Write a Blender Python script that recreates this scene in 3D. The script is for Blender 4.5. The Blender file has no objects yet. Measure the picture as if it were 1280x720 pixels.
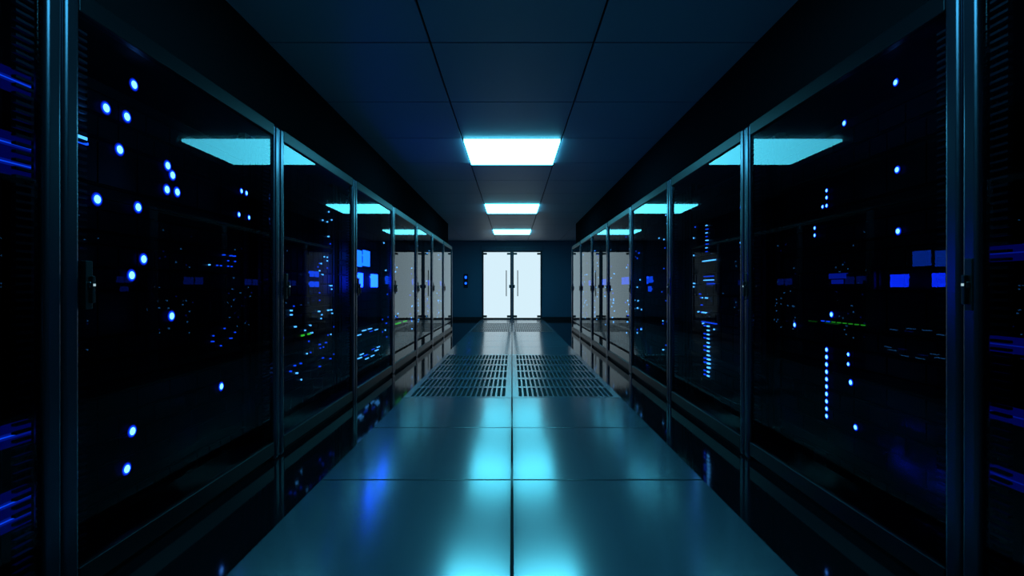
import bpy, random, math
from mathutils import Vector
scene = bpy.context.scene
scene.view_settings.view_transform = 'Standard'
scene.view_settings.look = 'None'

# ------------------------------------------------------------ materials
def new_mat(name):
    m = bpy.data.materials.new(name); m.use_nodes = True
    nt = m.node_tree; nt.nodes.clear()
    return m, nt, nt.nodes.new('ShaderNodeOutputMaterial')

def pbr(name, col, rough=0.5, metal=0.0, spec=0.5, ior=1.5, noise=0.0, nscale=6.0, bump=0.0, pillow=0.0):
    m, nt, out = new_mat(name)
    b = nt.nodes.new('ShaderNodeBsdfPrincipled')
    b.inputs['Base Color'].default_value = (*col, 1)
    b.inputs['Roughness'].default_value = rough
    b.inputs['Metallic'].default_value = metal
    b.inputs['Specular IOR Level'].default_value = spec
    b.inputs['IOR'].default_value = ior
    tc = nt.nodes.new('ShaderNodeTexCoord')
    n = nt.nodes.new('ShaderNodeTexNoise'); n.inputs['Scale'].default_value = nscale
    n.inputs['Detail'].default_value = 4
    nt.links.new(tc.outputs['Object'], n.inputs['Vector'])
    if noise > 0:
        r = nt.nodes.new('ShaderNodeMapRange')
        r.inputs['To Min'].default_value = max(0, rough-noise); r.inputs['To Max'].default_value = rough+noise
        nt.links.new(n.outputs['Fac'], r.inputs['Value'])
        nt.links.new(r.outputs['Result'], b.inputs['Roughness'])
    if bump > 0:
        bp = nt.nodes.new('ShaderNodeBump'); bp.inputs['Strength'].default_value = bump
        bp.inputs['Distance'].default_value = 0.002
        nt.links.new(n.outputs['Fac'], bp.inputs['Height'])
        nt.links.new(bp.outputs['Normal'], b.inputs['Normal'])
    if pillow > 0:
        # each 1 m tile is very slightly crowned across its width
        sp = nt.nodes.new('ShaderNodeSeparateXYZ'); nt.links.new(tc.outputs['Object'], sp.inputs[0])
        def M(op,a,b_=None):
            q=nt.nodes.new('ShaderNodeMath'); q.operation=op
            for i,v in enumerate((a,b_)):
                if v is None: continue
                if isinstance(v,(int,float)): q.inputs[i].default_value=v
                else: nt.links.new(v,q.inputs[i])
            return q.outputs[0]
        fx = M('FLOORED_MODULO', sp.outputs[0], 1.0)
        rel = M('SUBTRACT', fx, 0.5)
        hgt = M('MULTIPLY', M('MULTIPLY', rel, rel), -pillow)
        bp = nt.nodes.new('ShaderNodeBump'); bp.inputs['Strength'].default_value = 1.0
        bp.inputs['Distance'].default_value = 1.0
        nt.links.new(hgt, bp.inputs['Height'])
        nt.links.new(bp.outputs['Normal'], b.inputs['Normal'])
    nt.links.new(b.outputs[0], out.inputs[0])
    return m

def emit(name, col, s, sample=True):
    m, nt, out = new_mat(name)
    e = nt.nodes.new('ShaderNodeEmission')
    e.inputs[0].default_value = (*col, 1); e.inputs[1].default_value = s
    nt.links.new(e.outputs[0], out.inputs[0])
    if not sample: m.cycles.emission_sampling = 'NONE'
    return m

M_tile = pbr('floor_tile_coated_metal', (0.066,0.088,0.120), 0.19, 0.0, 0.5, ior=2.9, pillow=0.10)
M_grate = pbr('vent_grate_metal', (0.066,0.088,0.120), 0.25, 0.0, 0.5, ior=2.3)
M_floor = pbr('polished_black_floor', (0.003,0.004,0.006), 0.07, 0.0, 0.35, noise=0.02)
M_void = pbr('underfloor_dark', (0.002,0.002,0.003), 0.9)
M_ceil = pbr('ceiling_tile_paint', (0.22,0.27,0.36), 0.5, 0.0, 0.35, bump=0.1, nscale=40)
M_gap = pbr('ceiling_void_black', (0.003,0.003,0.004), 0.9)
M_wall = pbr('wall_paint_dark', (0.06,0.10,0.18), 0.45, 0.0, 0.4, bump=0.1, nscale=20)
M_bulk = pbr('bulkhead_paint', (0.008,0.009,0.012), 0.7, 0.0, 0.0)
M_frame = pbr('cabinet_frame_steel', (0.075,0.09,0.135), 0.27, 0.95, 0.4)
M_rail = pbr('cabinet_rail_steel', (0.012,0.015,0.022), 0.4, 0.8, 0.15)
M_body = pbr('cabinet_body_black', (0.0015,0.0015,0.002), 0.6, 0.0, 0.15)
M_louver = pbr('louver_steel', (0.06,0.07,0.09), 0.4, 0.5)
M_server = pbr('server_face_black', (0.0025,0.003,0.004), 0.5, 0.0, 0.15)
M_srv2 = pbr('server_bezel_black', (0.006,0.006,0.009), 0.4, 0.0, 0.2)
M_chrome = pbr('satin_chrome', (0.5,0.52,0.55), 0.2, 1.0)
M_dmetal = pbr('door_dark_metal', (0.02,0.025,0.03), 0.35, 0.7)
M_light = emit('light_panel_diffuser', (0.10,0.74,1.0), 11.5)
M_doorg = emit('backlit_frosted_glass', (0.70,0.90,1.0), 0.97)
L_core = emit('led_blue_core', (0.10,0.42,1.0), 10.0)
L_rim = emit('led_blue_glow_rim', (0.003,0.05,1.0), 4.0, False)  # deep blue ring painting the glow just around an LED core
L_rim2 = emit('led_blue_halo', (0.002,0.03,1.0), 0.7, False)  # faint outer halo of the LED glow, painted as an emissive disc
L_blue = emit('led_blue_block', (0.003,0.030,1.0), 42.0)
L_blue2 = emit('led_blue_block_soft', (0.006,0.10,1.0), 8.5)
L_mid = emit('led_blue_mid', (0.005,0.08,1.0), 3.5)
L_dim = emit('led_blue_dim', (0.005,0.08,1.0), 1.6, False)
L_vdim = emit('led_blue_faint', (0.003,0.04,1.0), 0.35, False)
L_edge = emit('blue_glow_falloff', (0.002,0.02,1.0), 0.10, False)  # faint outer falloff of the painted blue glow streaks
L_cyan = emit('led_cyan', (0.08,0.45,1.0), 4.0, False)
L_green = emit('led_green', (0.06,1.0,0.05), 1.1, False)
L_green2 = emit('led_green_dim', (0.06,1.0,0.05), 0.4, False)
L_white = emit('white_spot', (0.6,0.9,1.0), 0.6, False)

# glass
M_glass, nt, out = new_mat('cabinet_door_glass')
tr = nt.nodes.new('ShaderNodeBsdfTransparent'); tr.inputs[0].default_value = (0.42,0.45,0.55,1)
gl = nt.nodes.new('ShaderNodeBsdfGlossy'); gl.inputs['Roughness'].default_value = 0.0
gl.inputs['Color'].default_value = (0.55,0.60,0.62,1)
fr = nt.nodes.new('ShaderNodeFresnel'); fr.inputs['IOR'].default_value = 1.48
mx = nt.nodes.new('ShaderNodeMixShader')
nt.links.new(fr.outputs[0], mx.inputs[0]); nt.links.new(tr.outputs[0], mx.inputs[1]); nt.links.new(gl.outputs[0], mx.inputs[2])
nt.links.new(mx.outputs[0], out.inputs[0])

# ------------------------------------------------------------ mesh builder
class MB:
    def __init__(s): s.v=[]; s.f=[]; s.mi=[]; s.mats=[]
    def mat(s, m):
        if m not in s.mats: s.mats.append(m)
        return s.mats.index(m)
    def box(s, x0,x1,y0,y1,z0,z1, m):
        if x0>x1: x0,x1=x1,x0
        b=len(s.v); i=s.mat(m)
        s.v += [(x0,y0,z0),(x1,y0,z0),(x1,y1,z0),(x0,y1,z0),(x0,y0,z1),(x1,y0,z1),(x1,y1,z1),(x0,y1,z1)]
        for q in ((0,3,2,1),(4,5,6,7),(0,1,5,4),(1,2,6,5),(2,3,7,6),(3,0,4,7)):
            s.f.append(tuple(b+k for k in q)); s.mi.append(i)
    def disc(s, x, y, z, r, side, m, n=18):
        b=len(s.v); i=s.mat(m)
        for k in range(n):
            a=2*math.pi*k/n
            s.v.append((x, y+r*math.cos(a), z+r*math.sin(a)))
        s.f.append(tuple(range(b,b+n)) if side<0 else tuple(reversed(range(b,b+n)))); s.mi.append(i)
    def cyl(s, x, y, z0, z1, r, m, n=14):
        b=len(s.v); i=s.mat(m)
        for z in (z0,z1):
            for k in range(n):
                a=2*math.pi*k/n; s.v.append((x+r*math.cos(a), y+r*math.sin(a), z))
        for k in range(n):
            s.f.append((b+k,b+(k+1)%n,b+n+(k+1)%n,b+n+k)); s.mi.append(i)
        s.f.append(tuple(reversed(range(b,b+n)))); s.mi.append(i)
        s.f.append(tuple(range(b+n,b+2*n))); s.mi.append(i)
    def quad(s, pts, m):
        b=len(s.v); i=s.mat(m); s.v+=pts; s.f.append((b,b+1,b+2,b+3)); s.mi.append(i)
    def obj(s, name, parent=None, bevel=0, seg=2):
        me=bpy.data.meshes.new(name); me.from_pydata(s.v,[],s.f)
        for m in s.mats: me.materials.append(m)
        me.polygons.foreach_set('material_index', s.mi); me.update()
        o=bpy.data.objects.new(name, me); scene.collection.objects.link(o)
        if parent: o.parent=parent
        if bevel:
            md=o.modifiers.new('bevel','BEVEL'); md.width=bevel; md.segments=seg; md.limit_method='ANGLE'
            for p in me.polygons: p.use_smooth=True
            md.harden_normals=True
        return o

def empty(name):
    e=bpy.data.objects.new(name,None); scene.collection.objects.link(e); e.empty_display_size=0.1
    return e

Y0, Y1 = -3.0, 16.3
FZ = -0.02
# ------------------------------------------------------------ shell
b=MB(); b.box(-2.5,2.5,Y0,Y1,FZ-0.1,FZ,M_floor); b.obj('floor')
b=MB(); b.box(-2.5,2.5,Y0,Y1,2.52,2.6,M_gap); b.obj('ceiling')
for s,n in ((-1,'left'),(1,'right')):
    b=MB(); b.box(s*2.5,s*2.6,Y0,Y1,FZ-0.1,2.6,M_wall); b.obj('wall_'+n)
    b=MB(); b.box(s*1.5,s*2.5,Y0,12.03,1.985,2.519,M_bulk); b.obj('wall_bulkhead_'+n)
b=MB(); b.box(-2.6,2.6,Y0-0.1,Y0,FZ-0.1,2.6,M_bulk); b.obj('wall_back')
b=MB()
DH=2.15; DW=0.95
b.box(-2.6,-DW,Y1,Y1+0.15,FZ-0.1,2.6,M_wall); b.box(DW,2.6,Y1,Y1+0.15,FZ-0.1,2.6,M_wall)
b.box(-DW,DW,Y1,Y1+0.15,DH+0.03,2.6,M_wall)
b.box(-DW,DW,Y1+0.12,Y1+0.15,FZ-0.1,DH+0.03,M_wall)
b.obj('wall_end')

# ceiling tiles
b=MB()
lights=[1.13,5.13,9.13,13.13]
g=0.006
y=0.13-4
while y < Y1:
    for x in (-2.5,-1.5,-0.5,0.5,1.5):
        xa,xb=max(x,-2.5),min(x+1,2.5); ya,yb=max(y,Y0),min(y+1,Y1)
        if abs(x)==1.5 and x>0 and y<11: continue
        if x==-2.5 and y<11: continue
        if x==-0.5 and any(abs(y-l)<.01 for l in lights): continue
        if yb-ya<0.05: continue
        b.box(xa+g,xb-g,ya+g,yb-g,2.5,2.515,M_ceil)
    y+=1
b.obj('ceiling_tile_grid', bevel=0.002, seg=1)
for l in lights:
    e=empty('ceiling_light_panel')
    b=MB(); b.box(-0.485,0.485,l+0.015,l+0.985,2.472,2.512,M_light); b.obj('diffuser',e)
    b=MB()
    for (xa,xb,ya,yb) in ((-0.497,-0.486,l+0.003,l+0.997),(0.486,0.497,l+0.003,l+0.997),(-0.486,0.486,l+0.003,l+0.014),(-0.486,0.486,l+0.986,l+0.997)):
        b.box(xa,xb,ya,yb,2.498,2.515,M_frame)
    b.obj('trim_ring',e)

# floor tiles
b=MB(); gt=MB()
g=0.005; gy=0.007
y=0.67-4
while y < Y1:
    ya,yb=max(y,Y0),min(y+1,Y1)
    isg = (4.6<y<7.6) or (11.6<y<14.6)
    for xa,xb in ((-1,0),(0,1)):
        if yb-ya<0.03: continue
        if not isg:
            b.box(xa+g,xb-g,ya+gy,yb-gy,FZ,0,M_tile)
            b.box(xa+g,xb-g,yb-gy,yb+gy if yb<Y1 else yb,FZ,FZ+.004,M_void)
        else:
            x0,x1,y0,y1=xa+g,xb-g,ya+g,yb-g
            m=0.05; n=19; sw=0.030
            gt.box(x0,x0+m,y0,y1,FZ,0,M_grate); gt.box(x1-m,x1,y0,y1,FZ,0,M_grate)
            pitch=(x1-x0-2*m)/n
            for (ca,cb) in ((y0,y0+0.05),((y0+y1)/2-0.035,(y0+y1)/2+0.035),(y1-0.05,y1)):
                gt.box(x0+m,x1-m,ca,cb,FZ,0,M_grate)
            for r in ((y0+0.05,(y0+y1)/2-0.035),((y0+y1)/2+0.035,y1-0.05)):
                for k in range(n+1):
                    c=x0+m+k*pitch; h=(pitch-sw)/2
                    a_,b_=max(c-h,x0+m),min(c+h,x1-m)
                    gt.box(a_,b_,r[0],r[1],FZ,0,M_grate)
            gt.box(x0+m,x1-m,y0+0.04,y1-0.04,FZ+0.0005,FZ+0.002,M_void)
    y+=1
b.obj('raised_floor_tiles', bevel=0.002, seg=1)
gt.obj('floor_vent_grate')
b=MB(); b.box(-0.004,0.004,Y0,Y1,FZ,FZ+0.006,M_void); b.obj('floor_seam_dark_strip')  # near-black strip gives the open gap between tile columns its dark

# ------------------------------------------------------------ LED layout (side, depth y, height z, ...)
LX=1.555
dots=[]
L=-1; R=1
for (yy,zz) in [(2.108,1.837),(1.963,1.690),(2.069,1.692),(2.031,1.549),(2.314,1.553),(2.347,1.517),(2.309,1.444),(2.380,1.446),
                (1.921,1.333),(2.131,1.336),(2.163,1.122),(2.095,1.052),(2.341,.872),(2.741,.473),(2.099,.413),(2.069,.269)]:
    dots.append((L,yy,zz,0.021))
for (yy,zz,r) in [(2.945,1.558,.015),(3.0,1.556,.015),(2.918,1.419,.015),(3.03,1.417,.014)]:
    dots.append((L,yy,zz,r))
for (yy,zz) in [(2.077,1.834),(2.398,1.772),(2.069,1.478),(2.064,1.229),(2.494,.871),(2.819,.797),(2.352,.566),(2.319,.369)]:
    dots.append((R,yy,zz,0.0135))
for (yy,zz) in [(2.532,1.447),(2.532,1.407),(2.565,1.407),(2.632,1.308),(2.632,1.271),(2.369,.693),(2.369,.648),(2.532,1.482)]:
    dots.append((R,yy,zz,0.0095))
for k in range(10): dots.append((R,2.532,.695-k*.0365,0.012))
bars=[]
bars += [(L,1.84,1.88,1.54,1.552,L_cyan),(L,1.835,1.885,1.525,1.534,L_mid)]
bars += [(L,5.14,5.32,1.22,1.385,L_blue2),(L,5.38,5.62,1.235,1.40,L_blue2),(L,5.20,5.36,1.01,1.155,L_blue),(L,5.68,5.95,1.01,1.155,L_blue)]
for zc in (1.11,1.03):
    for yc in (4.0,4.10): bars.append((L,yc-.035,yc+.035,zc-.022,zc+.022,L_dim))
bars += [(R,2.40,2.52,1.045,1.07,L_vdim),(R,2.42,2.50,1.02,1.04,L_vdim)]
bars += [(R,5.70,5.80,1.06,1.13,L_dim),(R,5.83,5.93,1.06,1.13,L_dim),(R,5.75,5.87,.96,1.02,L_dim)]
for k in range(8):
    bars.append((R,2.27+k*.042,2.29+k*.042,.832,.8365,L_green2 if k<6 else L_dim))
bars += [(L,6.9,7.2,.505,.522,L_green),(L,7.4,7.6,.505,.522,L_green),(L,3.80,3.85,.64,.652,L_green),(L,3.92,3.97,.64,.652,L_green)]
for i,zc in enumerate((.55,.52,.28,.24,.31)):
    for k in range(4):
        if (k*2+i)%3==0: continue
        bars.append((L,5.15+k*.22+.03*i,5.27+k*.22+.03*i,zc-.004,zc+.004,L_cyan if (k+i)%3 else L_dim))
bars += [(R,3.93,4.22,.72,.728,L_dim),(R,3.95,4.2,1.215,1.222,L_cyan),(R,3.97,4.17,1.06,1.066,L_cyan),(R,3.97,4.17,1.09,1.096,L_dim),(R,3.97,4.1,1.03,1.036,L_dim)]
for k in range(13):
    bars.append((R,4.06,4.10,.69-k*.033,.70-k*.033,L_cyan)); 
    if k%3!=1: bars.append((R,4.13,4.17,.69-k*.033,.70-k*.033,L_dim))
for k in range(8): bars.append((R,4.10,4.13,1.50-k*.03,1.506-k*.03,L_dim if k%2 else L_cyan))
for zc in (1.65,1.45,1.39,.54,.33,.28):  # stacked bars, bright core to faint edge, paint a soft blue glow
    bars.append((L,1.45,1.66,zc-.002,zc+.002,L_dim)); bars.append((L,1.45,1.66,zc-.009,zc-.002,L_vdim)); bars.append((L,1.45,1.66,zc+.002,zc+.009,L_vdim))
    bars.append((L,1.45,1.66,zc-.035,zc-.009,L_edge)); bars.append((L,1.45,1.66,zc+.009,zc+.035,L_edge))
for zc in (1.11,.82,.60,.40):  # fainter painted glow streaks on the right side
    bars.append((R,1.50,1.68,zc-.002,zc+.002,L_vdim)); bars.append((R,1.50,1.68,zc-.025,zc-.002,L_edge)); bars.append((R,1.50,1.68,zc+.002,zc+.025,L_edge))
rnd=random.Random(7)
def cluster(side,yc,zc,w,h,n,r,faint=.4):
    for _ in range(n):
        y=yc+round(rnd.uniform(-w/2,w/2)/.035)*.035; z=zc+round(rnd.uniform(-h/2,h/2)/.03)*.03
        m=L_dim if rnd.random()<faint else L_cyan
        bars.append((side,y-r,y+r,z-r,z+r,m))
cluster(L,3.45,1.45,.2,.3,5,.005); cluster(L,3.6,.9,.3,.6,8,.005)
cluster(L,4.3,1.2,.4,.9,24,.005); cluster(L,4.35,.6,.4,.5,14,.005)
cluster(L,3.8,.5,.4,.4,12,.005); cluster(L,2.75,1.15,.3,.1,14,.003,.9); cluster(L,2.75,.75,.3,.1,8,.003,.9)
cluster(R,3.5,1.4,.2,.5,5,.005); cluster(R,4.1,.8,.4,.3,8,.005)
cluster(R,5.2,1.2,.5,1.1,18,.006); cluster(R,5.2,.6,.4,.6,12,.006); cluster(R,4.3,1.1,.3,.9,10,.005)
for s in (L,R):
    for yc in (6.6,8.2,9.7,11.1):
        cluster(s,yc,1.1,.9,1.3,20,.009); cluster(s,yc,.6,.8,.5,10,.009)
        yb=yc+rnd.uniform(-.3,.3); bars.append((s,yb,yb+.2,1.05,1.15,L_dim)); bars.append((s,yb+.25,yb+.42,1.05,1.15,L_dim))
cluster(L,.9,1.2,.8,1.2,16,.005); cluster(R,.9,1.2,.8,1.2,16,.005)
cluster(L,-.7,1.2,.8,1.2,16,.005); cluster(R,-.7,1.2,.8,1.2,16,.005)

# ------------------------------------------------------------ cabinets
W=1.49; X=1.4; H=1.97
for s in (L,R):
    for k in range(-3,7):
        y0=1.60+k*W; y1=y0+W-0.002; y0+=0.002
        e=empty('server_cabinet')
        b=MB()
        b.box(s*1.43,s*2.4,y0,y1,H-0.05,H,M_body)
        b.box(s*2.38,s*2.4,y0,y1,FZ,H-0.05,M_body)
        b.box(s*1.43,s*2.38,y0,y1,FZ,0.06,M_body)
        b.box(s*1.66,s*2.38,y0,y0+0.012,0.06,H-0.05,M_body)
        b.box(s*1.66,s*2.38,y1-0.012,y1,0.06,H-0.05,M_body)
        b.obj('carcass',e)
        b=MB()
        st=0.06
        b.box(s*X,s*(X+.045),y0,y0+st,FZ,H,M_frame)
        b.box(s*X,s*(X+.045),y1-st,y1,FZ,H,M_frame)
        b.obj('frame_stiles',e,bevel=0.016,seg=5)
        b=MB()
        b.box(s*(X+.004),s*(X+.042),y0+st,y1-st,H-0.07,H,M_rail)
        b.box(s*(X+.004),s*(X+.042),y0+st,y1-st,FZ+0.03,0.09,M_rail)
        b.obj('frame_rails',e,bevel=0.005)
        b=MB(); b.box(s*(X+.025),s*(X+.05),y0+st,y1-st,FZ,FZ+0.03,M_body); b.obj('plinth',e)
        b=MB()
        z=0.12
        while z<H-0.1:
            for ya,yb in ((y0+st+.006,y0+st+.062),(y1-st-.062,y1-st-.006)):
                b.box(s*(X+.030),s*(X+.044),ya,yb,z,z+.008,M_louver)
            z+=.024
        b.obj('louvre_strips',e)
        b=MB(); xg=s*(X+.018)
        pts=[(xg,y0+st,0.09),(xg,y1-st,0.09),(xg,y1-st,H-.07),(xg,y0+st,H-.07)]
        if s>0: pts.reverse()
        b.quad(pts,M_glass)
        b.obj('glass_pane',e)
        hy = (y0+st+.03) if s<0 else (y1-.03)
        b=MB(); 
        b.box(s*(X-.004),s*(X+.016),hy-.014,hy+.014,.93,1.09,M_dmetal)
        b.box(s*(X-.020),s*(X-.006),hy-.006,hy+.006,.95,1.04,M_dmetal)
        b.box(s*(X-.014),s*(X-.003),hy-.009,hy+.009,1.0,1.02,M_chrome)
        b.obj('swing_handle',e,bevel=0.003)
        b=MB(); b.box(s*(X-.0215),s*(X-.0195),hy-.004,hy+.004,1.006,1.014,L_white); b.obj('handle_white_spot',e)  # faintly emissive box making a small whitish spot on the handle
        rr=random.Random(k*7+s)
        b=MB(); z=0.10
        while z<H-0.16:
            u=rr.choice((1,2,2,2,4)); hh=.0445*u
            if z+hh>H-.07: break
            b.box(s*1.575,s*2.2,y0+.06,y1-.06,z,z+hh-.004,M_server)
            b.box(s*1.566,s*1.576,y0+.065,y0+.10,z+.004,z+hh-.008,M_srv2)
            b.box(s*1.566,s*1.576,y1-.10,y1-.065,z+.004,z+hh-.008,M_srv2)
            if u>=2:
                nb=rr.choice((6,8,12)); wy=(y1-y0-.26)/nb
                for j in range(nb):
                    ya=y0+.13+j*wy
                    b.box(s*1.567,s*1.576,ya+.004,ya+wy-.004,z+.008,z+hh-.012,M_srv2)
            z+=hh
        b.box(s*1.58,s*1.62,y0+.012,y0+.058,.06,H-.05,M_body)
        b.box(s*1.58,s*1.62,y1-.058,y1-.012,.06,H-.05,M_body)
        b.obj('rack_servers',e)
        b=MB()
        ya0,yb0=y0-.003,y1+.003
        for (sd,yy,zz,r) in dots:
            if sd==s and ya0<=yy<yb0:
                b.disc(s*(LX+.002),yy,zz,r*1.25,s,L_rim2)  # discs behind the core paint its glow onto the server face
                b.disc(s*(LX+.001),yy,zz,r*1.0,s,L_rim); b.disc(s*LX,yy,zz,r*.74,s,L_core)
                b.box(s*(LX+.003),s*(1.575),yy-.004,yy+.004,zz-.004,zz+.004,M_srv2)
        for (sd,a,c,za,zb,m) in bars:
            if sd==s and ya0<=(a+c)/2<yb0:
                b.box(s*(LX+.004),s*(1.5755),a,c,za,zb,m)
        if b.v: b.obj('status_leds',e)

# ------------------------------------------------------------ double door in the end wall
e=empty('door_1')
b=MB()
yf=Y1-0.02
b.box(-DW,-DW+.03,yf,Y1+.08,FZ,DH+.03,M_dmetal); b.box(DW-.03,DW,yf,Y1+.08,FZ,DH+.03,M_dmetal)
b.box(-DW+.03,DW-.03,yf,Y1+.08,DH,DH+.03,M_dmetal)
b.obj('door_frame',e)
for sgn,nm in ((-1,'leaf_a'),(1,'leaf_b')):
    b=MB()
    xa,xb=(.055,.905)
    b.box(sgn*xa,sgn*xb,Y1+.03,Y1+.045,.05,DH-.01,M_doorg)
    b.box(sgn*.012,sgn*xa,Y1+.02,Y1+.055,FZ+.01,DH-.005,M_dmetal)
    b.box(sgn*xb,sgn*.918,Y1+.02,Y1+.055,FZ+.01,DH-.005,M_dmetal)
    b.box(sgn*xa,sgn*xb,Y1+.02,Y1+.055,FZ+.01,.05,M_dmetal)
    for z0,z1 in ((DH-.09,DH-.03),(.06,.13)):
        b.box(sgn*.80,sgn*.905,Y1+.01,Y1+.029,z0,z1,M_dmetal)
        b.box(sgn*.055,sgn*.16,Y1+.01,Y1+.029,z0,z1,M_dmetal)
    b.obj(nm,e)
    b=MB(); b.cyl(sgn*.18,Y1-.05,.74,1.56,.014,M_dmetal)
    for zz in (.85,1.45): b.box(sgn*.17,sgn*.19,Y1-.05,Y1+.029,zz-.010,zz+.010,M_dmetal)
    b.box(sgn*.02,sgn*.09,Y1+.0,Y1+.029,1.0,1.10,M_dmetal)
    b.obj('pull_handle',e)
e=empty('door_closer_housing')
b=MB(); b.box(-.98,.98,Y1-.07,Y1-.022,2.19,2.34,M_wall); b.obj('housing',e,bevel=.006)
b=MB()
for k in range(22):
    if k in (6,13): continue
    b.box(-.5+k*.045,-.475+k*.045,Y1-.073,Y1-.0701,2.235,2.275,M_louver)
b.obj('letter_marks',e)
e=empty('wall_access_panel')
b=MB(); b.box(-1.54,-1.40,Y1-.03,Y1-.001,1.0,1.45,M_dmetal); b.obj('case',e,bevel=.006)
b=MB(); b.box(-1.50,-1.44,Y1-.034,Y1-.0305,1.30,1.38,L_mid); b.box(-1.50,-1.44,Y1-.034,Y1-.0305,1.12,1.18,L_mid); b.obj('display',e)
for s_,n in ((-1,'left'),(1,'right')):
    b=MB(); b.box(s_*.955,s_*2.49,Y1-.015,Y1-.001,FZ,.08,M_dmetal); b.obj('baseboard_'+n)

# ------------------------------------------------------------ world & camera
w=bpy.data.worlds.new('dark'); scene.world=w; w.use_nodes=True
w.node_tree.nodes['Background'].inputs[0].default_value=(0,0,0,1)
w.node_tree.nodes['Background'].inputs[1].default_value=0
cam=bpy.data.cameras.new('camera'); co=bpy.data.objects.new('camera',cam); scene.collection.objects.link(co)
co.location=(0,0,1); co.rotation_euler=(math.radians(90),0,0)
cam.sensor_width=36; cam.lens=18; cam.clip_start=0.05
scene.camera=co
